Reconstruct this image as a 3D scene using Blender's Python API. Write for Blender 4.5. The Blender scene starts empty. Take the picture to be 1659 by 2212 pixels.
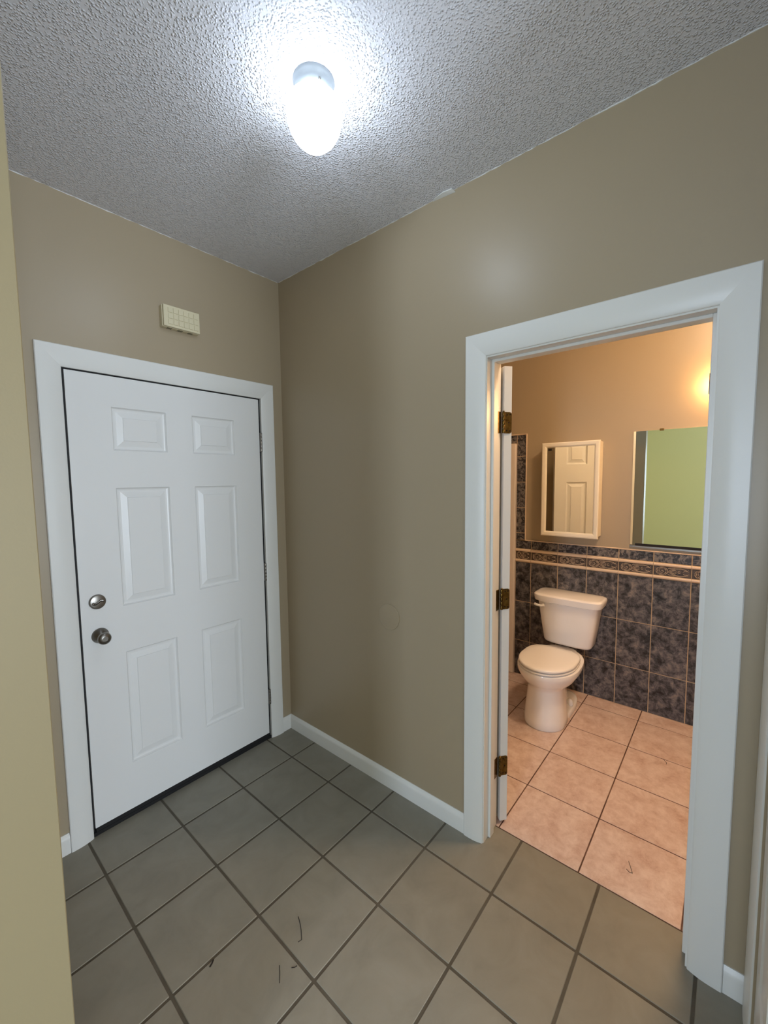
import bpy, bmesh, math, random
from mathutils import Vector, Matrix
random.seed(7)
S = bpy.context.scene
COL = S.collection

# ------------------------------------------------------------------ camera
IMG_W, FOCAL_PX = 1659.0, 891.26
cam_d = bpy.data.cameras.new('camera')
cam = bpy.data.objects.new('camera', cam_d); COL.objects.link(cam)
cam_d.sensor_fit = 'HORIZONTAL'; cam_d.sensor_width = 36.0
cam_d.lens = FOCAL_PX / IMG_W * 36.0
cam_d.clip_start = 0.01
YAW, PITCH, ROLL = -0.867165, -0.078161, -0.01144
cp, sp = math.cos(PITCH), math.sin(PITCH)
fw = Vector((math.sin(-YAW) * cp, math.cos(YAW) * cp, sp))
rt = Vector((math.cos(YAW), math.sin(YAW), 0)); up = rt.cross(fw)
r2 = rt * math.cos(ROLL) + up * math.sin(ROLL); u2 = up * math.cos(ROLL) - rt * math.sin(ROLL)
M = Matrix((r2, u2, -fw)).transposed().to_4x4()
M.translation = Vector((-1.55755, -2.13142, 1.59037))
cam.matrix_world = M
S.camera = cam

# ------------------------------------------------------------------ world, daylight, exposure
W = bpy.data.worlds.new('world'); S.world = W; W.use_nodes = True
bg = W.node_tree.nodes['Background']; bg.inputs[0].default_value = (0.62, 0.78, 1.0, 1); bg.inputs[1].default_value = 0.6
S.view_settings.view_transform = 'Standard'; S.view_settings.look = 'None'
S.view_settings.gamma = 1.0; S.view_settings.use_curve_mapping = False
S.view_settings.exposure = 0.40
LAMP_E, VAN_E, LIV_E, WIN_W, WIN_L = 13.5, 38.0, 40.0, 118.0, 42.0
wl = bpy.data.lights.new('window_daylight', 'AREA'); wl.shape = 'RECTANGLE'; wl.size = 1.7; wl.size_y = 1.9
wl.energy = WIN_W; wl.color = (0.76, 0.87, 1.0)
wlo = bpy.data.objects.new('window_daylight', wl); COL.objects.link(wlo)
wlo.location = (-1.55, -5.97, 1.20); wlo.rotation_euler = (math.radians(90), 0, 0)
wl2 = bpy.data.lights.new('side_window_daylight', 'AREA'); wl2.shape = 'RECTANGLE'; wl2.size = 1.5; wl2.size_y = .5
wl2.energy = WIN_L; wl2.color = (0.66, 0.80, 1.0)
wlo2 = bpy.data.objects.new('side_window_daylight', wl2); COL.objects.link(wlo2)
wlo2.location = (-4.27, -2.12, 1.40); wlo2.rotation_euler = (0, math.radians(-90), 0)

# ------------------------------------------------------------------ materials
def srgb(r, g, b):
    f = lambda c: (c / 12.92 if c <= .04045 else ((c + .055) / 1.055) ** 2.4)
    return (f(r / 255), f(g / 255), f(b / 255), 1)
def mat(name, col, rough=.5, metal=0., spec=.5, bump=None, var=None, coat=0.):
    m = bpy.data.materials.new(name); m.use_nodes = True
    nt = m.node_tree; b = nt.nodes['Principled BSDF']
    b.inputs['Base Color'].default_value = col; b.inputs['Roughness'].default_value = rough
    b.inputs['Metallic'].default_value = metal; b.inputs['Specular IOR Level'].default_value = spec
    b.inputs['Coat Weight'].default_value = coat; b.inputs['Coat Roughness'].default_value = .08
    if var or bump:
        tc = nt.nodes.new('ShaderNodeTexCoord')
    if var:                                   # (scale, colour2, low, high)
        n = nt.nodes.new('ShaderNodeTexNoise'); n.inputs['Scale'].default_value = var[0]; n.inputs['Detail'].default_value = 5
        nt.links.new(tc.outputs['Object'], n.inputs['Vector'])
        r = nt.nodes.new('ShaderNodeValToRGB'); r.color_ramp.elements[0].position = var[2]; r.color_ramp.elements[1].position = var[3]
        r.color_ramp.elements[0].color = col; r.color_ramp.elements[1].color = var[1]
        nt.links.new(n.outputs['Fac'], r.inputs['Fac']); nt.links.new(r.outputs['Color'], b.inputs['Base Color'])
    if bump:                                  # (scale, strength, distance)
        n = nt.nodes.new('ShaderNodeTexNoise'); n.inputs['Scale'].default_value = bump[0]; n.inputs['Detail'].default_value = 3
        nt.links.new(tc.outputs['Object'], n.inputs['Vector'])
        bp = nt.nodes.new('ShaderNodeBump'); bp.inputs['Strength'].default_value = bump[1]; bp.inputs['Distance'].default_value = bump[2]
        nt.links.new(n.outputs['Fac'], bp.inputs['Height']); nt.links.new(bp.outputs['Normal'], b.inputs['Normal'])
    return m
def emit(name, col, strength):
    m = bpy.data.materials.new(name); m.use_nodes = True; nt = m.node_tree
    b = nt.nodes['Principled BSDF']; b.inputs['Base Color'].default_value = (.9, .9, .9, 1)
    b.inputs['Emission Color'].default_value = col; b.inputs['Emission Strength'].default_value = strength
    return m
MT = {}
MT['paint'] = mat('taupe_wall_paint', srgb(168, 153, 128), .36, spec=.45, bump=(260, .10, .0012))
MT['darkened'] = mat('darkened_taupe_paint', srgb(142, 129, 100), .5, spec=.3, bump=(240, .12, .0012))  # taupe with its colour darkened to offset strong window light on the end
MT['green'] = mat('yellow_green_wall_paint', srgb(216, 206, 148), .5, spec=.3, bump=(240, .1, .0012))
MT['white'] = mat('white_trim_paint', srgb(226, 226, 222), .34, spec=.45, bump=(60, .06, .001))
MT['door'] = mat('white_door_paint', srgb(228, 228, 226), .33, spec=.45, bump=(180, .05, .0008))
MT['black'] = mat('black_weatherstrip', srgb(16, 15, 16), .7)
MT['bark'] = mat('dark_threshold', srgb(34, 32, 30), .55)
MT['nickel'] = mat('satin_nickel', srgb(142, 138, 132), .33, metal=1)
MT['brass'] = mat('aged_brass', srgb(132, 108, 58), .34, metal=1, var=(70, srgb(88, 68, 34), .35, .7))
MT['screw'] = mat('dark_screw', srgb(38, 30, 20), .4, metal=.6)
MT['porcelain'] = mat('white_porcelain', srgb(246, 245, 246), .10, spec=.55, coat=.4)
MT['plastic'] = mat('white_plastic', srgb(244, 243, 242), .22)
MT['beige'] = mat('beige_plastic', srgb(214, 204, 172), .45)
MT['slot'] = mat('dark_slot', srgb(30, 26, 18), .8)
MT['mirror'] = mat('mirror_glass', (.86, .90, .86, 1), .01, metal=1)
MT['cabinet'] = mat('white_cabinet_paint', srgb(236, 228, 208), .4)
MT['canopy'] = mat('grey_white_lamp_base', srgb(124, 129, 133), .4)
MT['grout_h'] = mat('brown_grey_grout', srgb(82, 76, 64), .95, var=(9, srgb(98, 92, 80), .35, .7), bump=(300, .5, .001))
MT['grout_b'] = mat('dark_brown_grout', srgb(84, 58, 48), .9, var=(12, srgb(120, 92, 76), .4, .75))
MT['grout_w'] = mat('tan_grout', srgb(196, 172, 142), .9)
MT['rail'] = mat('cream_rail_tile', srgb(222, 200, 176), .3)
MT['relief'] = mat('worn_cream_relief', srgb(176, 158, 138), .4)
MT['fiber'] = mat('white_fibreglass', srgb(232, 222, 212), .25)
MT['hair'] = mat('dark_hair', srgb(30, 22, 16), .6)
MT['subfloor'] = mat('concrete_bed', srgb(120, 116, 108), .9)
MT['lamp'] = emit('lit_frosted_glass', (.76, .87, 1.0, 1), LAMP_E)
MT['vanity'] = emit('lit_warm_glass', (1.0, .55, .22, 1), VAN_E)
MT['bath_fill'] = emit('added_warm_glow', (1.0, .70, .44, 1), 94.0)  # glow of the added bathroom lamp
MT['livlamp'] = emit('lit_dome_glass', (.78, .88, 1.0, 1), LIV_E)

def tile_mat(name, stops, scale, rough, bumpd=.0006, detail=9, dist=.6, stretch=(1, 1, 1), spec=.4, rgh=.62):
    m = bpy.data.materials.new(name); m.use_nodes = True; nt = m.node_tree; b = nt.nodes['Principled BSDF']
    tc = nt.nodes.new('ShaderNodeTexCoord'); oi = nt.nodes.new('ShaderNodeObjectInfo')
    ad = nt.nodes.new('ShaderNodeVectorMath'); ad.operation = 'MULTIPLY_ADD'
    mp = nt.nodes.new('ShaderNodeMapping'); mp.inputs['Scale'].default_value = stretch
    mu = nt.nodes.new('ShaderNodeMath'); mu.operation = 'MULTIPLY'; mu.inputs[1].default_value = 37.0
    nt.links.new(oi.outputs['Random'], mu.inputs[0])
    ad.inputs[1].default_value = (1, 1, 1)
    nt.links.new(tc.outputs['Object'], ad.inputs[0]); nt.links.new(mu.outputs[0], ad.inputs[2])
    nt.links.new(ad.outputs[0], mp.inputs['Vector'])
    n = nt.nodes.new('ShaderNodeTexNoise'); n.inputs['Scale'].default_value = scale; n.inputs['Detail'].default_value = detail
    n.inputs['Distortion'].default_value = dist; n.inputs['Roughness'].default_value = rgh
    nt.links.new(mp.outputs[0], n.inputs['Vector'])
    r = nt.nodes.new('ShaderNodeValToRGB'); cr = r.color_ramp
    while len(cr.elements) < len(stops): cr.elements.new(.5)
    for e, (p, c) in zip(cr.elements, stops): e.position = p; e.color = c
    nt.links.new(n.outputs['Fac'], r.inputs['Fac']); nt.links.new(r.outputs['Color'], b.inputs['Base Color'])
    b.inputs['Roughness'].default_value = rough; b.inputs['Specular IOR Level'].default_value = spec
    bp = nt.nodes.new('ShaderNodeBump'); bp.inputs['Strength'].default_value = .5; bp.inputs['Distance'].default_value = bumpd
    nt.links.new(n.outputs['Fac'], bp.inputs['Height']); nt.links.new(bp.outputs['Normal'], b.inputs['Normal'])
    return m
MT['tile_h'] = tile_mat('grey_beige_floor_tile', [(.25, srgb(128, 124, 112)), (.55, srgb(139, 135, 122)), (.8, srgb(146, 142, 130))], 7, .48, .0004, 6)
MT['tile_b'] = tile_mat('pink_beige_floor_tile', [(.25, srgb(168, 130, 114)), (.42, srgb(202, 176, 164)), (.56, srgb(217, 196, 186)), (.76, srgb(233, 216, 207))], 9, .36, .0008, 14, .25, (1.5, 1.5, 1), rgh=.74)
MT['tile_w'] = tile_mat('slate_blue_wall_tile', [(.34, srgb(14, 14, 16)), (.44, srgb(56, 56, 60)), (.54, srgb(100, 98, 102)), (.68, srgb(150, 140, 132))], 20, .30, .0004, 12, .3, rgh=.74)
MT['tile_s'] = tile_mat('marbled_border_tile', [(.34, srgb(22, 22, 26)), (.46, srgb(58, 58, 64)), (.55, srgb(112, 108, 108)), (.70, srgb(148, 138, 128))], 30, .3, .0004, 6, 1.4)
MT['tile_r'] = tile_mat('dark_relief_tile', [(.35, srgb(46, 40, 38)), (.6, srgb(92, 80, 72))], 40, .35)

def popcorn():
    m = bpy.data.materials.new('white_popcorn_ceiling'); m.use_nodes = True; nt = m.node_tree; b = nt.nodes['Principled BSDF']
    b.inputs['Base Color'].default_value = srgb(230, 231, 238); b.inputs['Roughness'].default_value = .55; b.inputs['Specular IOR Level'].default_value = .35
    tc = nt.nodes.new('ShaderNodeTexCoord')
    ns = nt.nodes.new('ShaderNodeTexNoise'); ns.inputs['Scale'].default_value = 80; ns.inputs['Detail'].default_value = 2
    nt.links.new(tc.outputs['Object'], ns.inputs['Vector'])
    mx = nt.nodes.new('ShaderNodeVectorMath'); mx.operation = 'MULTIPLY_ADD'; mx.inputs[1].default_value = (.008, .008, .008)
    nt.links.new(ns.outputs['Color'], mx.inputs[0]); nt.links.new(tc.outputs['Object'], mx.inputs[2])
    v = nt.nodes.new('ShaderNodeTexVoronoi'); v.feature = 'SMOOTH_F1'; v.inputs['Scale'].default_value = 140; v.inputs['Smoothness'].default_value = .35
    nt.links.new(mx.outputs[0], v.inputs['Vector'])
    r = nt.nodes.new('ShaderNodeMapRange'); r.inputs['From Min'].default_value = .12; r.inputs['From Max'].default_value = .55
    r.inputs['To Min'].default_value = 1; r.inputs['To Max'].default_value = 0
    nt.links.new(v.outputs['Distance'], r.inputs['Value'])
    mm = nt.nodes.new('ShaderNodeMath'); mm.operation = 'MULTIPLY'
    nt.links.new(r.outputs[0], mm.inputs[0]); nt.links.new(ns.outputs['Fac'], mm.inputs[1])
    bp = nt.nodes.new('ShaderNodeBump'); bp.inputs['Strength'].default_value = 1.0; bp.inputs['Distance'].default_value = .0058
    nt.links.new(mm.outputs[0], bp.inputs['Height']); nt.links.new(bp.outputs['Normal'], b.inputs['Normal'])
    return m
MT['popcorn'] = popcorn()

# ------------------------------------------------------------------ helpers
def wloc(o):
    v = Vector((0, 0, 0))
    while o is not None:
        v += o.location; o = o.parent
    return v
def tag(o, label=None, cat=None, group=None, kind=None):
    if label: o['label'] = label
    if cat: o['category'] = cat
    if group: o['group'] = group
    if kind: o['kind'] = kind
    return o
def empty(name, loc):
    o = bpy.data.objects.new(name, None); COL.objects.link(o); o.location = loc; o.empty_display_size = .05; return o
def obj(name, bm, m, parent=None, smooth=False, local=False, angle=None):
    """link bm as ONE mesh; bm is in world coordinates unless local"""
    if parent is not None and not local:
        bmesh.ops.translate(bm, vec=-wloc(parent), verts=bm.verts)
    bmesh.ops.recalc_face_normals(bm, faces=bm.faces)
    me = bpy.data.meshes.new(name); bm.to_mesh(me); bm.free()
    if smooth:
        for p in me.polygons: p.use_smooth = True
        if angle: me.set_sharp_from_angle(angle=math.radians(angle))
    me.materials.append(m if not isinstance(m, str) else MT[m])
    o = bpy.data.objects.new(name, me); COL.objects.link(o); o.parent = parent
    return o
def box(bm, x0, x1, y0, y1, z0, z1, bev=0, seg=1):
    t = bmesh.new()
    vs = [t.verts.new((x, y, z)) for z in (z0, z1) for y in (y0, y1) for x in (x0, x1)]
    for f in ((0, 2, 3, 1), (4, 5, 7, 6), (0, 1, 5, 4), (2, 6, 7, 3), (0, 4, 6, 2), (1, 3, 7, 5)):
        t.faces.new([vs[i] for i in f])
    if bev: bmesh.ops.bevel(t, geom=t.edges[:] , offset=bev, segments=seg, affect='EDGES', profile=.5)
    merge(bm, t); return bm
def merge(bm, t):
    mp = {}
    for v in t.verts: mp[v] = bm.verts.new(v.co)
    for f in t.faces:
        try: bm.faces.new([mp[v] for v in f.verts])
        except ValueError: pass
    t.free()
def B(*a, **k): return box(bmesh.new(), *a, **k)
def rings(bm, rs, cap0=True, cap1=True, closed=True):
    vr = [[bm.verts.new(p) for p in r] for r in rs]
    n = len(rs[0])
    for a, b in zip(vr, vr[1:]):
        for i in range(n if closed else n - 1):
            j = (i + 1) % n
            bm.faces.new((a[i], a[j], b[j], b[i]))
    if cap0: bm.faces.new(vr[0][::-1])
    if cap1: bm.faces.new(vr[-1])
    return bm
def lathe(bm, prof, o, axis='z', n=32, cap0=True, cap1=True):
    rs = []
    for r, h in prof:
        r = max(r, 1e-4); ring = []
        for i in range(n):
            a = 2 * math.pi * i / n; c, s = r * math.cos(a), r * math.sin(a)
            if axis == 'z': p = (o[0] + c, o[1] + s, o[2] + h)
            elif axis == 'y': p = (o[0] + c, o[1] + h, o[2] + s)
            else: p = (o[0] + h, o[1] + c, o[2] + s)
            ring.append(p)
        rs.append(ring)
    return rings(bm, rs, cap0, cap1)
def tube(bm, pts, r, n=6):
    pts = [Vector(p) for p in pts]; rs = []
    for i, p in enumerate(pts):
        t = (pts[min(i + 1, len(pts) - 1)] - pts[max(i - 1, 0)]).normalized()
        a = t.orthogonal().normalized() if i == 0 else (a - t * a.dot(t)).normalized()
        b = t.cross(a)
        rr = r if not callable(r) else r(i / (len(pts) - 1))
        rs.append([p + (a * math.cos(2 * math.pi * k / n) + b * math.sin(2 * math.pi * k / n)) * rr for k in range(n)])
    return rings(bm, rs)

# ------------------------------------------------------------------ dimensions
H = 2.770                     # ceiling
XL = -1.411                   # hall face of the left partition
YL = -1.25                    # its free end
XB = .125                     # bathroom side of the right wall
XD = 1.631                    # bathroom far wall
JL, JR, JT = -1.3595, -2.0735, 2.071   # bathroom opening, jamb faces
YC = -2.2295                  # wall right of the camera

# ------------------------------------------------------------------ room shell
bm = bmesh.new()
box(bm, -1.53, -1.103, 0, .13, 0, H); box(bm, -.143, 1.75, 0, .13, 0, H); box(bm, -1.103, -.143, 0, .13, 2.082, H)
tag(obj('wall_front', bm, 'paint'), 'taupe painted wall around the white front door', 'wall', kind='structure')
bm = bmesh.new()
box(bm, 0, XB, JL + .018, 0, 0, H); box(bm, 0, XB, -3.1, JR - .018, 0, H); box(bm, 0, XB, JR - .018, JL + .018, JT + .018, H)
tag(obj('wall_right', bm, 'paint'), 'taupe painted wall with the bathroom doorway', 'wall', kind='structure')
wl_ = tag(obj('wall_left', B(-1.53, XL, YL + .004, 0, 0, H), 'paint'), 'partition wall beside the front door ending in a cream edge', 'wall', kind='structure')
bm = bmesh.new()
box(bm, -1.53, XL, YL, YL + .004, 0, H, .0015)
obj('wall_end', bm, 'darkened', wl_)
bm = bmesh.new(); box(bm, -.105, 0, YC - .12, YC, 0, H); box(bm, -.64, -.535, YC - .12, YC, 0, H); box(bm, -.535, -.105, YC - .12, YC, 2.07, H)
tag(obj('wall_closet', bm, 'paint'), 'short wall with the closet door casing beside the bathroom doorway', 'wall', kind='structure')
bm = bmesh.new(); box(bm, XD, XD + .12, -3.1, 0, 0, H)
wall_bath = tag(obj('wall_bathroom', bm, 'paint'), 'bathroom wall with slate tiles below warm lit tan paint', 'wall', kind='structure')
tag(obj('wall_bathroom_end', B(XB, XD, -3.2, -3.1, 0, H), 'paint'), 'bathroom end wall beyond the mirror', 'wall', kind='structure')
tag(obj('wall_living_front', B(-4.3, -1.53, 0, .13, 0, H), 'green'), 'yellow green wall of the adjoining room', 'wall', kind='structure')
bm = bmesh.new()
box(bm, -4.42, -4.3, -1.87, .13, 0, H); box(bm, -4.42, -4.3, -6.1, -2.37, 0, H)
box(bm, -4.42, -4.3, -2.37, -1.87, 0, .65); box(bm, -4.42, -4.3, -2.37, -1.87, 2.15, H)
tag(obj('wall_living_left', bm, 'green'), 'yellow green wall seen in the bathroom mirror', 'wall', kind='structure')
bm = bmesh.new()      # window wall of the adjoining room, behind the camera
box(bm, -4.3, -2.4, -6.1, -6.0, 0, H); box(bm, -.7, 0, -6.1, -6.0, 0, H)
box(bm, -2.4, -.7, -6.1, -6.0, 0, .25); box(bm, -2.4, -.7, -6.1, -6.0, 2.15, H)
tag(obj('wall_living_back', bm, 'green'), 'yellow green back wall with a wide window behind the camera', 'wall', kind='structure')
tag(obj('wall_living_right', B(0, XB, -6.1, -3.2, 0, H), 'green'), 'yellow green right wall of the adjoining room', 'wall', kind='structure')
tag(obj('ceiling', B(-4.42, 1.76, -6.1, .13, H, H + .1), 'popcorn'), 'white popcorn textured ceiling', 'ceiling', kind='structure')
ceil = bpy.data.objects['ceiling']
def caulk(p0, p1, n, seed):
    rnd = random.Random(seed); pts = []; rad = []
    for k in range(n + 1):
        u = k / n; q = Vector(p0).lerp(Vector(p1), u)
        pts.append(q + Vector((0, 0, rnd.uniform(-.0012, .0022)))); rad.append(rnd.choice((.0010, .0014, .0020, .0028)))
    obj('caulk_bead', tube(bmesh.new(), pts, lambda u: rad[min(n, int(round(u * n)))], 6), 'white', ceil)
caulk((-.0004, -.01, H - .0005), (-.0004, -2.2, H - .0005), 110, 3)
caulk((-1.40, -.0004, H - .0005), (-.01, -.0004, H - .0005), 70, 5)
bm = bmesh.new()      # loose flake of ceiling paint above the right wall
rings(bm, [[(-.0005, -1.105, H - .002), (-.012, -1.118, H - .001), (-.022, -1.165, H - .001), (-.018, -1.205, H - .001), (-.0005, -1.212, H - .008)],
           [(-.0005, -1.105, H - .004), (-.012, -1.118, H - .003), (-.022, -1.165, H - .004), (-.018, -1.205, H - .006), (-.0005, -1.212, H - .012)]])
obj('paint_flake', bm, 'white', ceil)
wn = empty('window_1', (-1.55, -6.05, .25)); tag(wn, 'wide white framed window in the back wall of the adjoining room', 'window', kind='structure')
bm = bmesh.new()
for x0, x1, z0, z1 in ((-2.4, -2.34, .25, 2.15), (-.76, -.7, .25, 2.15), (-2.34, -.76, .25, .31), (-2.34, -.76, 2.09, 2.15), (-1.57, -1.53, .31, 2.09)):
    box(bm, x0, x1, -6.09, -6.01, z0, z1, .004)
obj('window_frame', bm, 'white', wn)

wn2 = empty('window_2', (-4.36, -2.12, .65)); tag(wn2, 'narrow white framed window in the side wall of the adjoining room', 'window', kind='structure')
bm = bmesh.new()
for y0, y1, z0, z1 in ((-2.37, -2.33, .65, 2.15), (-1.91, -1.87, .65, 2.15), (-2.33, -1.91, .65, .69), (-2.33, -1.91, 2.11, 2.15), (-2.33, -1.91, 1.39, 1.42)):
    box(bm, -4.40, -4.32, y0, y1, z0, z1, .004)
obj('window_frame', bm, 'white', wn2)

# ------------------------------------------------------------------ tiled floors
def make_tile_mesh(cache, key, sx, sy, t, bev, m):
    if key not in cache:
        bm = B(-sx / 2, sx / 2, -sy / 2, sy / 2, -t, 0, bev)
        bmesh.ops.recalc_face_normals(bm, faces=bm.faces)
        me = bpy.data.meshes.new('tile'); bm.to_mesh(me); bm.free(); me.materials.append(MT[m]); cache[key] = me
    return cache[key]
def lay(parent, xs, ys, joint, m, t=.008, bev=.0016, jit=.0004):
    cache = {}
    for i in range(len(xs) - 1):
        for j in range(len(ys) - 1):
            sx, sy = xs[i + 1] - xs[i] - joint, ys[j] - ys[j + 1] - joint
            if sx < .01 or sy < .01: continue
            me = make_tile_mesh(cache, (round(sx, 4), round(sy, 4)), sx, sy, t, bev, m)
            o = bpy.data.objects.new('tile', me); COL.objects.link(o); o.parent = parent
            o.location = ((xs[i] + xs[i + 1]) / 2, (ys[j] + ys[j + 1]) / 2, random.uniform(-jit, jit * .2))
fl = tag(obj('floor', B(-4.3, .1195, -6.0, .13, -.06, -.0022), 'grout_h'), 'grey beige square tile floor of the entry hall', 'floor', kind='structure')
GX, GY, GS = -1.1108, -.2464, .3094
xs = [GX + i * GS for i in range(-4, 4)] + [.1185 + .003]
ys = [.006] + [GY - j * GS for j in range(0, 10)]
lay(fl, xs, ys, .0095, 'tile_h')
flb = tag(obj('floor_bathroom', B(.1195, XD, -3.1, 0, -.06, -.0016), 'grout_b'), 'pink beige stone look tile floor of the bathroom', 'floor', kind='structure')
xs = [.1195, .4638, .8019, 1.1400, 1.4781, XD + .002]
ys = [0.0, -.0152, -.3552, -.6952, -1.0352, -1.3752, -1.7152, -2.0552, -2.3952, -2.7352, -3.0752]
lay(flb, xs, ys, .0048, 'tile_b')

# ------------------------------------------------------------------ bathroom wall tiles (x = XD, facing -x)
def wtile(name, y0, y1, z0, z1, m, th=.009, bev=.0015, joint=.0052, parent=wall_bath, cache={}):
    sy, sz = abs(y1 - y0) - joint, z1 - z0 - joint
    k = (m, round(sy, 4), round(sz, 4), th)
    if k not in cache:
        bm = B(-th, 0, -sy / 2, sy / 2, -sz / 2, sz / 2, bev); bmesh.ops.recalc_face_normals(bm, faces=bm.faces)
        me = bpy.data.meshes.new(name); bm.to_mesh(me); bm.free(); me.materials.append(MT[m]); cache[k] = me
    o = bpy.data.objects.new(name, cache[k]); COL.objects.link(o); o.parent = parent
    o.location = (XD, (y0 + y1) / 2, (z0 + z1) / 2); return o
YS = -.815
cols = [YS] + [-.9388 - .2024 * k for k in range(0, 9)]
obj('grout_bed', B(XD - .006, XD, cols[-1], YS, 0, 1.1), 'grout_w', wall_bath)
# one relief: rose spiral and leaf scrolls, shared by all border tiles
def relief_mesh():
    bm = bmesh.new(); x = .0002
    def flat(pts, r): tube(bm, [(x, p[0], p[1]) for p in pts], r, 5)
    sw_ = lambda lo, hi: (lambda u: lo + hi * math.sin(math.pi * u))
    cy = .054                                   # big open rose
    flat([(cy + (.001 + .0021 * a) * math.cos(a), (.001 + .0018 * a) * math.sin(a)) for a in [k * .5 for k in range(0, 15)]], .0019)
    for ring_, (rr, n, w) in enumerate(((.0195, 5, .0020), (.0262, 6, .0022))):
        for k in range(n):
            a = 2 * math.pi * k / n + ring_ * .5
            flat([(cy + rr * 1.18 * math.cos(a + d), min(max(rr * math.sin(a + d), -.0262), .0262)) for d in (-.56, -.3, 0, .3, .56)], sw_(.0008, w))
    cy2 = -.040                                 # bud with scrolled leaves
    flat([(cy2 + (.001 + .0017 * a) * math.cos(a + 2), (.001 + .0016 * a) * math.sin(a + 2)) for a in [k * .5 for k in range(0, 13)]], .0017)
    for s_ in (1, -1):
        flat([(.020, s_ * .003), (.004, s_ * .013), (-.018, s_ * .022), (-.046, s_ * .025), (-.072, s_ * .019), (-.090, s_ * .005)], sw_(.0010, .0022))
        flat([(.010, s_ * .002), (-.004, s_ * .009), (-.016, s_ * .012), (-.024, s_ * .006)], sw_(.0010, .0018))
        flat([(-.056, s_ * .004), (-.066, s_ * .012), (-.079, s_ * .011), (-.086, s_ * .022)], sw_(.0009, .0018))
        for k in range(3):
            flat([(.024 - k * .012, s_ * (.016 + .003 * k)), (.017 - k * .012, s_ * (.020 + .002 * k)), (.008 - k * .012, s_ * (.025 + .0006 * k))], sw_(.0008, .0016))
    flat([(.024, 0), (.008, -.001), (-.010, .001), (-.024, 0)], .0014)
    bmesh.ops.recalc_face_normals(bm, faces=bm.faces)
    me = bpy.data.meshes.new('rose_relief'); bm.to_mesh(me); bm.free(); me.materials.append(MT['relief'])
    for p in me.polygons: p.use_smooth = True
    return me
REL = relief_mesh()
def rail(y0, y1, z, h, name='rail_tile', cache={}):
    k = (round(y0 - y1, 4), h)
    if k not in cache:
        L = abs(y1 - y0) - .003; bm = bmesh.new(); prof = []
        for i in range(9):
            a = math.pi * i / 8; prof.append((-.006 - .011 * math.sin(a) ** .8, -h / 2 * math.cos(a)))
        prof = [(0, -h / 2)] + prof + [(0, h / 2)]
        rings(bm, [[(p[0], -L / 2, p[1]) for p in prof], [(p[0], L / 2, p[1]) for p in prof]])
        bmesh.ops.recalc_face_normals(bm, faces=bm.faces)
        me = bpy.data.meshes.new(name); bm.to_mesh(me); bm.free(); me.materials.append(MT['rail'])
        cache[k] = me
    o = bpy.data.objects.new(name, cache[k]); COL.objects.link(o); o.parent = wall_bath; o.location = (XD, (y0 + y1) / 2, z); return o
for a, b in zip(cols, cols[1:]):
    for z0, z1 in ((0, .2842), (.2842, .6071), (.6071, .9261)):
        wtile('wall_tile', a, b, z0, z1, 'tile_w')
    rail(a, b, .9375, .0215); rail(a, b, 1.0205, .0215)
    bt = wtile('relief_tile', a, b, .947, 1.011, 'tile_r', .008, joint=.004)
    if abs(b - a) > .15:
        o = bpy.data.objects.new('rose_relief', REL); COL.objects.link(o); o.parent = bt; o.location = (-.0085, 0, 0)
    else:
        o = bpy.data.objects.new('rose_relief', REL); COL.objects.link(o); o.parent = bt; o.location = (-.0085, .002, 0); o.scale = (1, .58, 1)
    wtile('border_tile', a, b, 1.0318, 1.0985, 'tile_s')
obj('top_bead', B(XD - .011, XD, cols[-1], -.894, 1.0965, 1.1045, .003), 'rail', wall_bath)
obj('side_bead', B(XD - .011, XD, -.894, -.886, 1.0965, 1.934, .003), 'rail', wall_bath)
obj('head_bead', B(XD - .011, XD, -.886, 0, 1.926, 1.934, .003), 'rail', wall_bath)
obj('grout_bed', B(XD - .006, XD, -.888, YS, 1.09, 1.93), 'grout_w', wall_bath)
obj('grout_bed', B(XD - .006, XD, YS, -.001, 1.862, 1.93), 'grout_w', wall_bath)
zz = [1.1005, 1.158, 1.358, 1.5595, 1.761, 1.927]
for z0, z1 in zip(zz, zz[1:]): wtile('border_tile', -.887, YS, z0, z1, 'tile_s')
yy = [YS, -.612, -.41, -.21, -.003]
for y0, y1 in zip(yy, yy[1:]): wtile('border_tile', y0, y1, 1.862, 1.927, 'tile_s')
# white shower surround framed by the tile border
sh = empty('shower_surround', (XD, -.41, 0)); tag(sh, 'white fibreglass shower surround framed by marbled border tiles', 'shower')
bm = bmesh.new(); box(bm, XD - .035, XD - .001, YS, YS + .055, .002, 1.860, .006, 2); obj('jamb', bm, 'fiber', sh)
bm = bmesh.new(); box(bm, XD - .035, XD - .001, -.06, -.004, .002, 1.860, .006, 2); obj('jamb', bm, 'fiber', sh)
bm = bmesh.new(); box(bm, XD - .035, XD - .001, YS + .055, -.06, 1.80, 1.860, .006, 2); obj('header', bm, 'fiber', sh)
bm = bmesh.new(); box(bm, XD - .012, XD - .001, YS + .055, -.06, .12, 1.80, .002); obj('back_panel', bm, 'fiber', sh)
bm = bmesh.new(); box(bm, XD - .09, XD - .001, YS + .055, -.06, .002, .12, .01, 2); obj('threshold', bm, 'fiber', sh)

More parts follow.
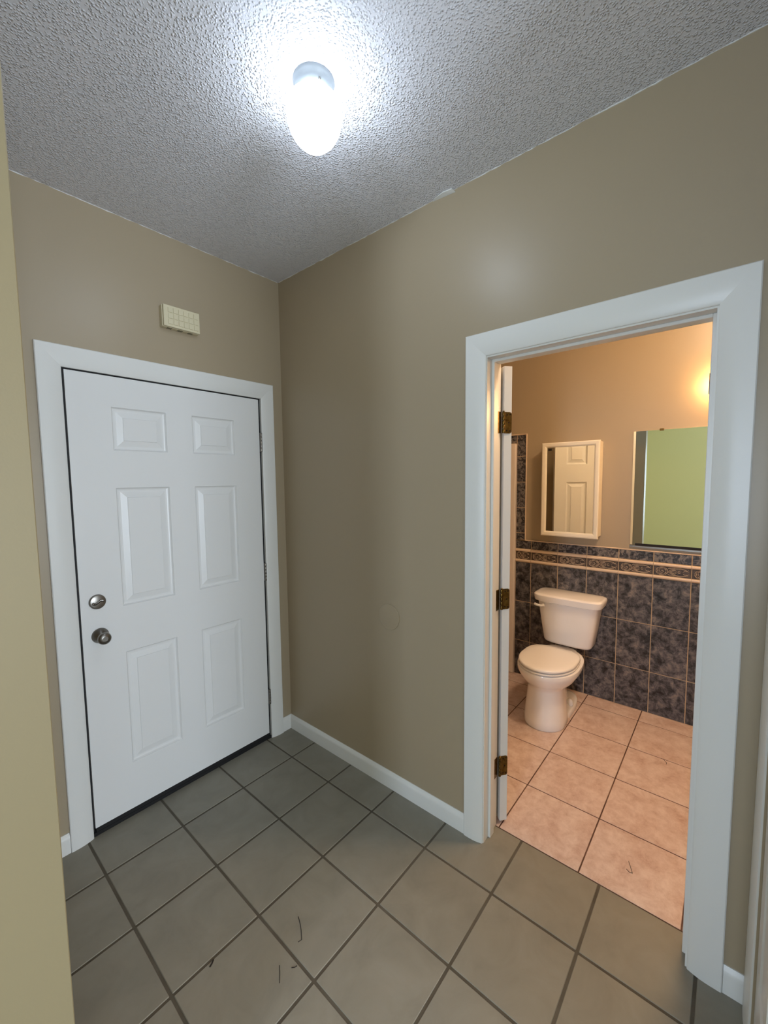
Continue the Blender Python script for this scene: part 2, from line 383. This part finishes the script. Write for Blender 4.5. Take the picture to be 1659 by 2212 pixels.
# ------------------------------------------------------------------ casings and baseboards
def casing_prof(w=.09, t=.018):
    """(offset from inner edge, thickness) from the inner to the outer edge"""
    p = [(0, 0), (0, .006), (.003, .0085), (.010, .0105), (.020, .0135), (.032, .0160), (.044, .0174), (.056, t), (w - .003, t), (w, t - .003), (w, 0)]
    return p
def casing(root, plane, a0, a1, top, w=(.09, .09, .09), base=0., face=1, m='white', bottom_round=False):
    """three mitred boards. plane: fn(a, out, z)->world point; a0/a1 inner edges, top inner edge"""
    sgn = 1 if a1 > a0 else -1
    for side in (0, 1):
        ai = a0 if side == 0 else a1; s = -sgn if side == 0 else sgn
        pr = casing_prof(w[side]); hr = casing_prof(w[2]); bm = bmesh.new()
        r0 = [plane(ai + s * o, t, base) for o, t in pr]
        r1 = [plane(ai + s * o, t, top + o * w[2] / w[side]) for o, t in pr]
        rings(bm, [r0, r1]); obj('casing_leg', bm, m, root, smooth=True, angle=28)
    bm = bmesh.new()
    r0 = [plane(a0 - sgn * o * w[0] / w[2], t, top + o) for o, t in casing_prof(w[2])]
    r1 = [plane(a1 + sgn * o * w[1] / w[2], t, top + o) for o, t in casing_prof(w[2])]
    rings(bm, [r0, r1]); obj('casing_head', bm, m, root, smooth=True, angle=28)
tr1 = empty('trim_1', (-.62, 0, 0)); tag(tr1, 'white mitred casing around the front door', 'door casing', kind='structure')
casing(tr1, lambda a, t, z: (a, -t, z), -1.0885, -.1515, 2.068, (.0845, .080, .087))
# jamb strips and black weatherstrip in the gap round the slab
bm = bmesh.new(); box(bm, -1.103, -1.0895, -.001, .10, 0, 2.082); box(bm, -.1505, -.143, -.001, .10, 0, 2.082); box(bm, -1.0895, -.1505, -.001, .10, 2.0695, 2.082)
obj('jamb', bm, 'white', tr1)
bm = bmesh.new(); box(bm, -1.0895, -1.0795, .010, .05, 0, 2.0695); box(bm, -.1638, -.1505, .010, .05, 0, 2.0695); box(bm, -1.0795, -.1638, .010, .05, 2.0622, 2.0695)
obj('weatherstrip', bm, 'black', tr1)
bm = bmesh.new(); box(bm, -1.0885, -.1515, .002, .10, -.002, .0146); obj('threshold', bm, 'black', tr1)
tr2 = empty('trim_2', (0, -1.72, 0)); tag(tr2, 'white mitred casing and jamb of the bathroom doorway', 'door casing', kind='structure')
casing(tr2, lambda a, t, z: (-t, a, z), -1.3565, -2.0785, 2.077, (.0865, .0885, .0895))
casing(tr2, lambda a, t, z: (XB + t, a, z), -1.3565, -2.0785, 2.077, (.03, .07, .07))
bm = bmesh.new()
box(bm, -.001, XB + .001, JL, JL + .018, 0, JT + .018); obj('jamb', bm, 'white', tr2)
bm = bmesh.new(); box(bm, -.001, XB + .001, JR - .018, JR, 0, JT + .018); obj('jamb', bm, 'white', tr2)
bm = bmesh.new(); box(bm, -.001, XB + .001, JR, JL, JT, JT + .018); obj('jamb', bm, 'white', tr2)
for a, b in ((JL - .011, JL), (JR, JR + .011)):
    obj('door_stop', B(.041, .078, a, b, 0, JT, .0015), 'white', tr2)
obj('door_stop', B(.041, .078, JR + .011, JL - .011, JT - .011, JT, .0015), 'white', tr2)
tr3 = empty('trim_3', (-.32, YC, 0)); tag(tr3, 'white casing of the closet door next to the bathroom doorway', 'door casing', kind='structure')
casing(tr3, lambda a, t, z: (a, YC + t * .8, z), -.105, -.535, 2.07, (.085, .085, .085))

def base_prof(h=.086, t=.014):
    return [(0, 0), (t, 0), (t, h * .72), (t * .92, h * .80), (t * .70, h * .88), (t * .42, h * .95), (t * .25, h), (0, h)]
def baseboard(name, plane, a0, a1, label, h=.086, mit=(0, 0)):
    bm = bmesh.new()
    rings(bm, [[plane(a0 + mit[0] * o, o, z) for o, z in base_prof(h)], [plane(a1 + mit[1] * o, o, z) for o, z in base_prof(h)]])
    return tag(obj(name, bm, 'white', smooth=True, angle=30), label, 'baseboard', kind='structure')
baseboard('baseboard_right', lambda a, t, z: (-t, a, z), 0, -1.2695, 'white baseboard between the front door corner and the bathroom doorway', mit=(-1, 0))
baseboard('baseboard_front', lambda a, t, z: (a, -t, z), -.0706, 0, 'short white baseboard in the corner right of the front door', mit=(0, -1))
baseboard('baseboard_front_left', lambda a, t, z: (a, -t, z), XL, -1.174, 'short white baseboard left of the front door')
baseboard('baseboard_closet', lambda a, t, z: (-t, a, z), -2.168, -2.218, 'short white baseboard between the bathroom and closet casings')

# ------------------------------------------------------------------ panel doors
def panel_door(root, w, h, t, rects, m='door', at=(0, 0, 0), local=False):
    """slab X 0..w, Y 0..t (front faces -Y), Z 0..h, six separate raised panels"""
    ox, oy, oz = at
    xs = sorted({0, w} | {r[0] for r in rects} | {r[1] for r in rects}); zs = sorted({0, h} | {r[2] for r in rects} | {r[3] for r in rects})
    bm = bmesh.new()
    for y in (0, t):
        g = {}
        def v(x, z):
            if (x, z) not in g: g[(x, z)] = bm.verts.new((ox + x, oy + y, oz + z))
            return g[(x, z)]
        for i in range(len(xs) - 1):
            for j in range(len(zs) - 1):
                cx_, cz_ = (xs[i] + xs[i + 1]) / 2, (zs[j] + zs[j + 1]) / 2
                if any(r[0] < cx_ < r[1] and r[2] < cz_ < r[3] for r in rects): continue
                bm.faces.new((v(xs[i], zs[j]), v(xs[i + 1], zs[j]), v(xs[i + 1], zs[j + 1]), v(xs[i], zs[j + 1])))
    def q(*p): bm.faces.new([bm.verts.new((ox + a, oy + b, oz + c)) for a, b, c in p])
    q((0, 0, 0), (0, t, 0), (0, t, h), (0, 0, h)); q((w, 0, 0), (w, t, 0), (w, t, h), (w, 0, h))
    q((0, 0, 0), (w, 0, 0), (w, t, 0), (0, t, 0)); q((0, 0, h), (w, 0, h), (w, t, h), (0, t, h))
    for r in rects:
        for y in (0, t):
            q((r[0], y, r[2]), (r[0], t / 2, r[2]), (r[0], t / 2, r[3]), (r[0], y, r[3]))
    bmesh.ops.remove_doubles(bm, verts=bm.verts, dist=1e-6)
    slab = obj('slab', bm, m, root, local=local)
    for x0, x1, z0, z1 in rects:
        bm = bmesh.new()
        for s, y in ((1, 0), (-1, t)):
            prof = [(0, 0), (.0015, .0035), (.006, .0088), (.012, .0105), (.019, .0105), (.0445, .0040), (.046, .0016)]
            rs = [[(ox + a, oy + y + s * d, oz + c) for a, c in ((x0 + i_, z0 + i_), (x1 - i_, z0 + i_), (x1 - i_, z1 - i_), (x0 + i_, z1 - i_))] for i_, d in prof]
            rings(bm, rs, cap0=False)
        obj('panel', bm, m, root, local=local)
    return slab
d1 = empty('door_1', (-.6216, 0, 0)); tag(d1, 'white six panel steel front door with knob and deadbolt', 'door', kind='structure')
SX = -1.0786; SZ = .036
pr_ = [(a, b, c, d) for a, b in ((-.9155 - SX, -.683 - SX), (-.5565 - SX, -.323 - SX)) for c, d in ((.260 - SZ, .804 - SZ), (1.022 - SZ, 1.567 - SZ), (1.736 - SZ, 1.928 - SZ))]
panel_door(d1, .9140, 2.0255, .044, pr_, at=(SX, .0015, SZ))
obj('door_sweep', B(SX + .003, SX + .911, .004, .040, .0145, .0365), 'black', d1)
# deadbolt thumb turn
db = empty('deadbolt', (0, 0, 0)); db.parent = d1; db.location = Vector((-1.016, 0, 1.066)) - d1.location
def lpart(name, bm, m, par, **k): return obj(name, bm, m, par, **k)
bm = lathe(bmesh.new(), [(.0325, .0015), (.0325, -.006), (.030, -.010), (.027, -.0115), (.0, -.0115)], (-1.016, 0, 1.066), 'y', 40)
lpart('rosette', bm, 'nickel', db, smooth=True, angle=30)
bm = bmesh.new(); pts = []
for k in range(15):
    u = k / 14 * 2 - 1; pts.append((-1.016 + .0215 * u, -.0135, 1.066 + .0062 * math.sin(u * math.pi * .9)))
tube(bm, pts, lambda u: .0028 + .0026 * abs(2 * u - 1) ** 2, 8); lpart('thumb_turn', bm, 'nickel', db, smooth=True)
bm = bmesh.new(); tube(bm, [(p[0], -.0122, p[2] - .0045) for p in pts], .0022, 6); lpart('turn_slot', bm, 'screw', db)
kb = empty('door_knob', (0, 0, 0)); kb.parent = d1; kb.location = Vector((-1.013, 0, .912)) - d1.location
bm = lathe(bmesh.new(), [(.0335, .0015), (.0335, -.004), (.031, -.008), (.018, -.022), (.013, -.026), (0, -.026)], (-1.013, 0, .912), 'y', 40)
lpart('rosette', bm, 'nickel', kb, smooth=True, angle=25)
bm = lathe(bmesh.new(), [(.0125, -.020), (.0115, -.034), (.017, -.040), (.024, -.048), (.0265, -.057), (.0255, -.064), (.020, -.070), (.011, -.0725), (.0105, -.0705), (0, -.0705)], (-1.013, 0, .912), 'y', 40)
lpart('knob', bm, 'nickel', kb, smooth=True, angle=40)
for z0, z1 in ((1.762, 1.872), (.994, 1.099), (.222, .314)):
    bm = bmesh.new(); n = 5; hh = (z1 - z0) / n
    for k in range(n): lathe(bm, [(.0058, k * hh + .0006), (.0062, k * hh + .0015), (.0062, (k + 1) * hh - .0015), (.0058, (k + 1) * hh - .0006)], (-.1578, -.0072, z0), 'z', 14)
    box(bm, -.1635, -.1525, -.003, .0012, z0, z1)
    obj('hinge', bm, 'nickel', d1, smooth=True, angle=35)
# bathroom door, swung open about 143 degrees into the bathroom
d2 = empty('door_2', (.132, -1.371, 0)); tag(d2, 'white six panel bathroom door swung open with brass hinges', 'door', kind='structure')
OPEN = math.radians(143)
LW, LH, LT = .698, 2.050, .035
st, ms = .108, .105; pw = (LW - 2 * st - ms) / 2
r2_ = [(a, a + pw, c, d) for a in (st, st + pw + ms) for c, d in ((.235, .785), (.995, 1.535), (1.70, 1.905))]
# local frame: hinge pin at the origin, slab along +X, thickness towards -Y
panel_door(d2, LW, LH, LT, r2_, at=(.006, -.006 - LT, .014), local=True)
for z0, z1 in ((1.782, 1.872), (1.012, 1.104), (.236, .328)):
    hg = bpy.data.objects.new('hinge', None); COL.objects.link(hg); hg.parent = d2; hg.empty_display_size = .02
    bm = bmesh.new(); zc, hz = (z0 + z1) / 2, (z1 - z0) / 2; prof = []
    for k in range(7):
        a = k / 6 * math.pi / 2; prof.append((.030 + .010 * math.sin(a) - .004, zc + hz - .010 + .010 * math.cos(a)))
    poly = [(.001, zc - hz), (.001, zc + hz)] + prof + [(p[0], 2 * zc - p[1]) for p in prof[::-1]]
    rings(bm, [[(.0058, -y - .004, z) for y, z in poly], [(.0034, -y - .004, z) for y, z in poly]])
    obj('hinge_leaf', bm, 'brass', hg, local=True)
    bm = bmesh.new()
    for yy_, zz_ in ((.012, z1 - .012), (.026, z1 - .010), (.012, z0 + .012), (.026, z0 + .010), (.020, zc)):
        lathe(bm, [(.0032, .0036), (.0032, .0024), (0, .0022)], (0, -yy_ - .006, zz_), 'x', 10)
    obj('screw', bm, 'screw', hg, local=True)
    bm = bmesh.new(); n = 5; hh = (z1 - z0) / n
    for k in range(n): lathe(bm, [(.0052, k * hh + .0008), (.0058, k * hh + .002), (.0058, (k + 1) * hh - .002), (.0052, (k + 1) * hh - .0008)], (0, 0, z0), 'z', 12)
    lathe(bm, [(.004, z1 - z0), (.005, z1 - z0 + .003), (0, z1 - z0 + .006)], (0, 0, z0), 'z', 12)
    obj('knuckle', bm, 'brass', hg, local=True, smooth=True, angle=35)
# knob near the latch edge, both faces
for s, y0 in ((-1, -.006 - LT), (1, -.006)):
    bm = lathe(bmesh.new(), [(.033, 0), (.032, s * .006), (.013, s * .012), (.012, s * .030), (.025, s * .042), (.027, s * .052), (.02, s * .062), (0, s * .064)], (LW - .055, y0, .93), 'y', 28)
    obj('knob', bm, 'brass', d2, local=True, smooth=True, angle=40)
d2.rotation_euler = (0, 0, math.radians(-90) + OPEN)
# jamb leaves of those hinges belong to the casing
for z0, z1 in ((1.782, 1.872), (1.012, 1.104), (.236, .328)):
    obj('hinge_leaf', B(.092, XB + .002, JL - .002, JL + .0005, z0, z1, .0008), 'brass', tr2)
# closet door
d3 = empty('door_3', (-.32, YC, 0)); tag(d3, 'white closet door beside the bathroom doorway', 'door', kind='structure')
r3_ = [(a, a + .25, c, d) for a in (.09,) for c, d in ((.235, .785), (.995, 1.535), (1.70, 1.905))]
panel_door(d3, .427, 2.055, .034, [(r[0], r[1], r[2], r[3]) for r in r3_], at=(-.5335, YC - .040, .012))

# ------------------------------------------------------------------ ceiling lamp
LX, LY = -.672, -1.124
lamp = empty('ceiling_lamp', (LX, LY, H)); tag(lamp, 'lit egg shaped frosted glass lamp on a round white base under the ceiling', 'lamp')
bm = lathe(bmesh.new(), [(.0615, -.0005), (.0615, -.004), (.059, -.010), (.056, -.012), (.054, -.022), (.050, -.036), (.047, -.038), (.044, -.036), (.044, -.020), (.0, -.018)], (LX - .003, LY - .004, H), 'z', 48)
obj('base', bm, 'canopy', lamp, smooth=True, angle=50)
bm = lathe(bmesh.new(), [(.040, -.030), (.0415, -.037), (.058, -.043), (.072, -.053), (.0805, -.068), (.083, -.086), (.0805, -.108), (.074, -.130), (.062, -.151), (.044, -.169), (.023, -.180), (.0, -.1835)], (LX, LY, H), 'z', 48)
obj('glass_globe', bm, 'lamp', lamp, smooth=True)
for a in (2.2, 4.3, .1):
    bm = lathe(bmesh.new(), [(.003, 0), (.004, .004), (.004, .012), (0, .014)], (0, 0, 0), 'x', 10)
    bmesh.ops.rotate(bm, cent=(0, 0, 0), matrix=Matrix.Rotation(a, 3, 'Z'), verts=bm.verts)
    bmesh.ops.translate(bm, vec=(LX + .046 * math.cos(a), LY + .046 * math.sin(a), H - .031), verts=bm.verts)
    obj('thumb_screw', bm, 'nickel', lamp, smooth=True)
# lamp of the adjoining room behind the camera
ll = empty('dome_lamp', (-2.6, -4.7, H)); tag(ll, 'lit dome lamp on the ceiling of the adjoining room', 'lamp')
obj('base', lathe(bmesh.new(), [(.15, -.0005), (.15, -.02), (.14, -.025), (0, -.025)], (-2.6, -4.7, H), 'z', 40), 'canopy', ll, smooth=True, angle=40)
obj('glass_dome', lathe(bmesh.new(), [(.14, -.025), (.138, -.05), (.12, -.08), (.08, -.105), (.03, -.116), (0, -.118)], (-2.6, -4.7, H), 'z', 40), 'livlamp', ll, smooth=True)

bl = empty('bathroom_added_lamp', (.60, -2.05, H)); tag(bl, 'unseen warm dome lamp added on the bathroom ceiling', 'lamp')  # unseen lamp added to brighten the bathroom beyond the vanity light
obj('base', lathe(bmesh.new(), [(.13, -.0005), (.13, -.02), (.12, -.025), (0, -.025)], (.60, -2.05, H), 'z', 40), 'canopy', bl, smooth=True, angle=40)
obj('glass_dome', lathe(bmesh.new(), [(.12, -.025), (.118, -.05), (.10, -.075), (.066, -.095), (.025, -.104), (0, -.106)], (.60, -2.05, H), 'z', 40), 'bath_fill', bl, smooth=True)

# ------------------------------------------------------------------ chime box over the front door
ch = empty('door_chime', (-.60, 0, 2.325)); tag(ch, 'beige plastic chime box with a grid of squares above the front door', 'door chime')
X0, X1, Z0, Z1 = -.690, -.514, 2.331, 2.431
obj('base', B(X0, X1, -.030, 0, Z0, Z1, .002), 'beige', ch)
cv = obj('cover', B(X0 + .003, X1, -.043, -.033, Z0 + .001, Z1, .0018), 'beige', ch)
obj('spacer', B(X0 + .006, X1 - .004, -.034, -.029, Z0 + .004, Z1 - .004), 'slot', ch)
sw, sh_ = .0215, .0235
for i in range(6):
    for j in range(3):
        x = X0 + .0235 + i * .0245; z = Z0 + .0125 + j * .027
        obj('square', B(x - .0005, x + sw - .0005, -.0462, -.0425, z, z + sh_, .0010), 'beige', cv)
for g in range(3):
    for k in range(4):
        x = X0 + .026 + g * .050 + k * .006
        obj('vent_slot', B(x, x + .003, -.028, -.006, Z0 - .0004, Z0 + .002), 'slot', ch)
# round blank cover painted over
cpv = obj('wall_cover', lathe(bmesh.new(), [(.066, 0), (.066, -.002), (.0645, -.0038), (.062, -.0042), (0, -.0042)], (0, -.836, .903), 'x', 48), 'paint', smooth=True, angle=25)
tag(cpv, 'round taupe painted blank cover plate on the wall beside the bathroom doorway', 'cover plate')

# ------------------------------------------------------------------ bathroom fittings
mc = empty('medicine_cabinet', (XD, -1.24, 1.165)); tag(mc, 'white framed medicine cabinet with mirror door above the toilet', 'cabinet')
CX = XD - .105; CY0, CY1, CZ0, CZ1 = -1.432, -1.046, 1.166, 1.842
obj('body', B(CX + .020, XD - .0005, CY0 + .004, CY1 - .004, CZ0 + .012, CZ1 - .004, .003), 'cabinet', mc)
cdoor = obj('mirror_glass', B(CX + .004, CX + .012, CY0 + .025, CY1 - .025, CZ0 + .025, CZ1 - .025), 'mirror', mc)
def frame_board(pts_in, pts_out):     # bevelled picture-frame board between inner and outer edges
    bm = bmesh.new()
    prof = [(0, .006), (.15, -.003), (.35, -.007), (.8, -.008), (1, -.004), (1, .018), (0, .018)]
    rs = []
    for pi, po in zip(pts_in, pts_out):
        rs.append([(CX + d, pi[0] + (po[0] - pi[0]) * u, pi[1] + (po[1] - pi[1]) * u) for u, d in prof])
    return rings(bm, rs)
fwid = .036
inn = [(CY1 - fwid, CZ0 + fwid), (CY0 + fwid, CZ0 + fwid), (CY0 + fwid, CZ1 - fwid), (CY1 - fwid, CZ1 - fwid)]
out = [(CY1, CZ0), (CY0, CZ0), (CY0, CZ1), (CY1, CZ1)]
for k in range(4):
    obj('frame_board', frame_board([inn[k], inn[(k + 1) % 4]], [out[k], out[(k + 1) % 4]]), 'cabinet', mc)
obj('dark_plate', B(CX + .0025, CX + .0045, CY1 - fwid - .030, CY1 - fwid - .006, CZ1 - fwid - .020, CZ1 - fwid - .006), 'screw', mc)  # small dark plate at the upper corner of the mirror glass
mi = empty('wall_mirror', (XD, -2.1, 1.125)); tag(mi, 'frameless wall mirror with metal bottom channel over the tiles', 'mirror')
obj('glass', B(XD - .0095, XD - .0035, -2.62, -1.610, 1.137, 1.888), 'mirror', mi)
obj('backing', B(XD - .0035, XD - .0005, -2.618, -1.612, 1.139, 1.886), 'cabinet', mi)
bm = bmesh.new(); box(bm, XD - .014, XD - .0005, -2.62, -1.608, 1.119, 1.132, .001); obj('bottom_channel', bm, 'nickel', mi)
bm = bmesh.new(); box(bm, XD - .0138, XD - .0115, -2.62, -1.640, 1.131, 1.147); obj('channel_lip', bm, 'black', mi)
for y in (-1.765, -2.35):
    obj('clip', B(XD - .013, XD - .0005, y - .012, y + .012, 1.882, 1.896, .002), 'brass', mi)
va = empty('vanity_light', (XD, -2.29, 2.05)); tag(va, 'warm lit bar light with dark end caps above the wall mirror', 'lamp')
obj('back_plate', B(XD - .012, XD - .0005, -2.60, -2.000, 2.072, 2.186, .002), 'bark', va)
obj('glass_shade', B(XD - .064, XD - .0125, -2.588, -1.9975, 2.076, 2.184, .003, 2), 'vanity', va)
for y in (-1.9958, -2.5905):
    obj('frame_bar', B(XD - .068, XD - .064, y - .0022, y + .0022, 2.070, 2.190), 'bark', va)
for z in (2.0715, 2.1885):
    obj('frame_bar', B(XD - .068, XD - .064, -2.5883, -1.998, z - .0015, z + .0015), 'bark', va)

# ------------------------------------------------------------------ toilet (d = distance from the wall, v = sideways)
TY = -1.245
def outl(dc, a, db, w, nf=2.0, nb=2.6, N=56):
    pts = []
    for k in range(N):
        t = 2 * math.pi * k / N; c, s = math.cos(t), math.sin(t)
        n = nf if c >= 0 else nb; L = a if c >= 0 else (dc - db)
        pts.append((dc + L * math.copysign(abs(c) ** (2 / n), c), w * math.copysign(abs(s) ** (2 / n), s)))
    return pts
def loft(secs, **k):
    bm = bmesh.new()
    rings(bm, [[(XD - d, TY + v, z) for d, v in outl(*o)] for z, o in secs], **k); return bm
to = empty('toilet', (XD - .35, TY, 0)); tag(to, 'white two piece toilet with closed lid against the tiled wall', 'toilet')
secs = [(.001, (.54, .128, .36, .124)), (.012, (.54, .133, .355, .128)), (.05, (.54, .130, .36, .126)), (.15, (.535, .121, .37, .116)), (.235, (.53, .115, .38, .109)),
        (.252, (.53, .117, .37, .111)), (.266, (.52, .135, .35, .124)), (.282, (.50, .172, .32, .147)), (.300, (.49, .198, .28, .164)), (.322, (.485, .217, .22, .176)),
        (.340, (.48, .231, .175, .187)), (.364, (.48, .236, .165, .190)), (.373, (.48, .233, .165, .188)), (.3765, (.48, .224, .17, .180))]
obj('bowl', loft(secs), 'porcelain', to, smooth=True, angle=50)
secs = [(.001, (.36, .10, .105, .118, 3, 3)), (.030, (.36, .10, .105, .120, 3, 3)), (.042, (.36, .10, .11, .114, 3, 3)), (.048, (.36, .10, .13, .098, 3, 3)), (.060, (.36, .10, .18, .072, 3, 2.4)),
        (.12, (.36, .10, .20, .062, 3, 2.4)), (.22, (.36, .10, .19, .066, 3, 2.4)), (.30, (.36, .10, .16, .095, 3, 2.6)), (.36, (.36, .10, .14, .118, 3, 3)), (.374, (.36, .10, .14, .118, 3, 3))]
obj('trapway', loft(secs), 'porcelain', to, smooth=True, angle=55)
for s in (1, -1):
    bm = lathe(bmesh.new(), [(.021, 0), (.0225, .006), (.021, .026), (.015, .038), (.006, .043), (0, .0435)], (XD - .315, TY + s * .092, .045), 'z', 24)
    obj('bolt_cap', bm, 'plastic', to, smooth=True)
def seat_o(g=0.): return (.495, .221 - g, .292 + g, .177 - g, 2.0, 3.4)
obj('seat', loft([(.3765, seat_o(.014)), (.3805, seat_o(.012)), (.3812, seat_o(.003)), (.385, seat_o(0)), (.389, seat_o(.001)), (.3912, seat_o(.006)), (.3915, seat_o(.02))]), 'plastic', to, smooth=True, angle=50)
obj('lid', loft([(.3912, seat_o(.022)), (.3982, seat_o(.020)), (.3990, seat_o(.003)), (.405, seat_o(0)), (.412, seat_o(.002)), (.4165, seat_o(.010)), (.4185, seat_o(.05)), (.419, seat_o(.10))]), 'plastic', to, smooth=True, angle=50)
for s in (1, -1):
    obj('seat_hinge', lathe(bmesh.new(), [(.012, -.018), (.013, -.014), (.013, .014), (.012, .018)], (XD - .278, TY + s * .075, .392), 'y', 18), 'plastic', to, smooth=True, angle=40)
def tank_o(w, d0, d1, n=4.2): return ((d0 + d1) / 2, (d1 - d0) / 2, d0, w, n, 7)
TYo = TY
TY = -1.262
obj('tank', loft([(.388, tank_o(.140, .04, .165)), (.400, tank_o(.158, .03, .185)), (.415, tank_o(.165, .026, .192)), (.55, tank_o(.185, .022, .205)), (.700, tank_o(.206, .018, .216))]), 'porcelain', to, smooth=True, angle=45)
obj('tank_lid', loft([(.699, tank_o(.219, .012, .228)), (.703, tank_o(.226, .008, .236)), (.730, tank_o(.232, .006, .240)), (.744, tank_o(.232, .006, .240)), (.752, tank_o(.226, .010, .233)), (.7555, tank_o(.212, .02, .222))]), 'porcelain', to, smooth=True, angle=40)
bm = bmesh.new()
lathe(bm, [(.012, 0), (.012, -.012), (0, -.014)], (XD - .212, TY + .150, .672), 'x', 18)
tube(bm, [(XD - .226, TY + .150, .672), (XD - .236, TY + .162, .671), (XD - .238, TY + .185, .673), (XD - .236, TY + .206, .678)], lambda u: .0075 + .002 * u, 10)
obj('flush_lever', bm, 'plastic', to, smooth=True)
TY = TYo

# ------------------------------------------------------------------ small litter on the floors
def strand(name, pts, r, label):
    o = obj(name, tube(bmesh.new(), pts, r, 5), 'hair'); tag(o, label, 'debris')

def P3(*q): return [(x, y, .0009) for x, y in q]
strand('hair', P3((-.712, -.981), (-.724, -1.008), (-.736, -1.028), (-.752, -1.051), (-.765, -1.047)), .0011, 'thin dark forked hair lying on a grey hall tile')
strand('hair', P3((-.8475, -1.056), (-.858, -1.072), (-.869, -1.087), (-.876, -1.096)), .0009, 'straight short dark hair lying on a grey hall tile')
strand('fluff', P3((-.826, -1.091), (-.819, -1.098), (-.811, -1.101)), .0012, 'tiny dark fluff beside a hall grout line')
strand('dirt_crumb', P3((-.997, -.883), (-.988, -.879), (-.979, -.872)), .0024, 'small dark dirt crumb in a hall grout joint')
strand('hair', P3((.303, -1.862), (.272, -1.876), (.253, -1.884), (.249, -1.876), (.258, -1.862)), .0009, 'hooked brown hair lying on a pink bathroom tile')
strand('hair', P3((1.140, -1.890), (1.128, -1.897), (1.113, -1.908), (1.099, -1.909)), .0012, 'bent dark hair lying across a bathroom grout line')
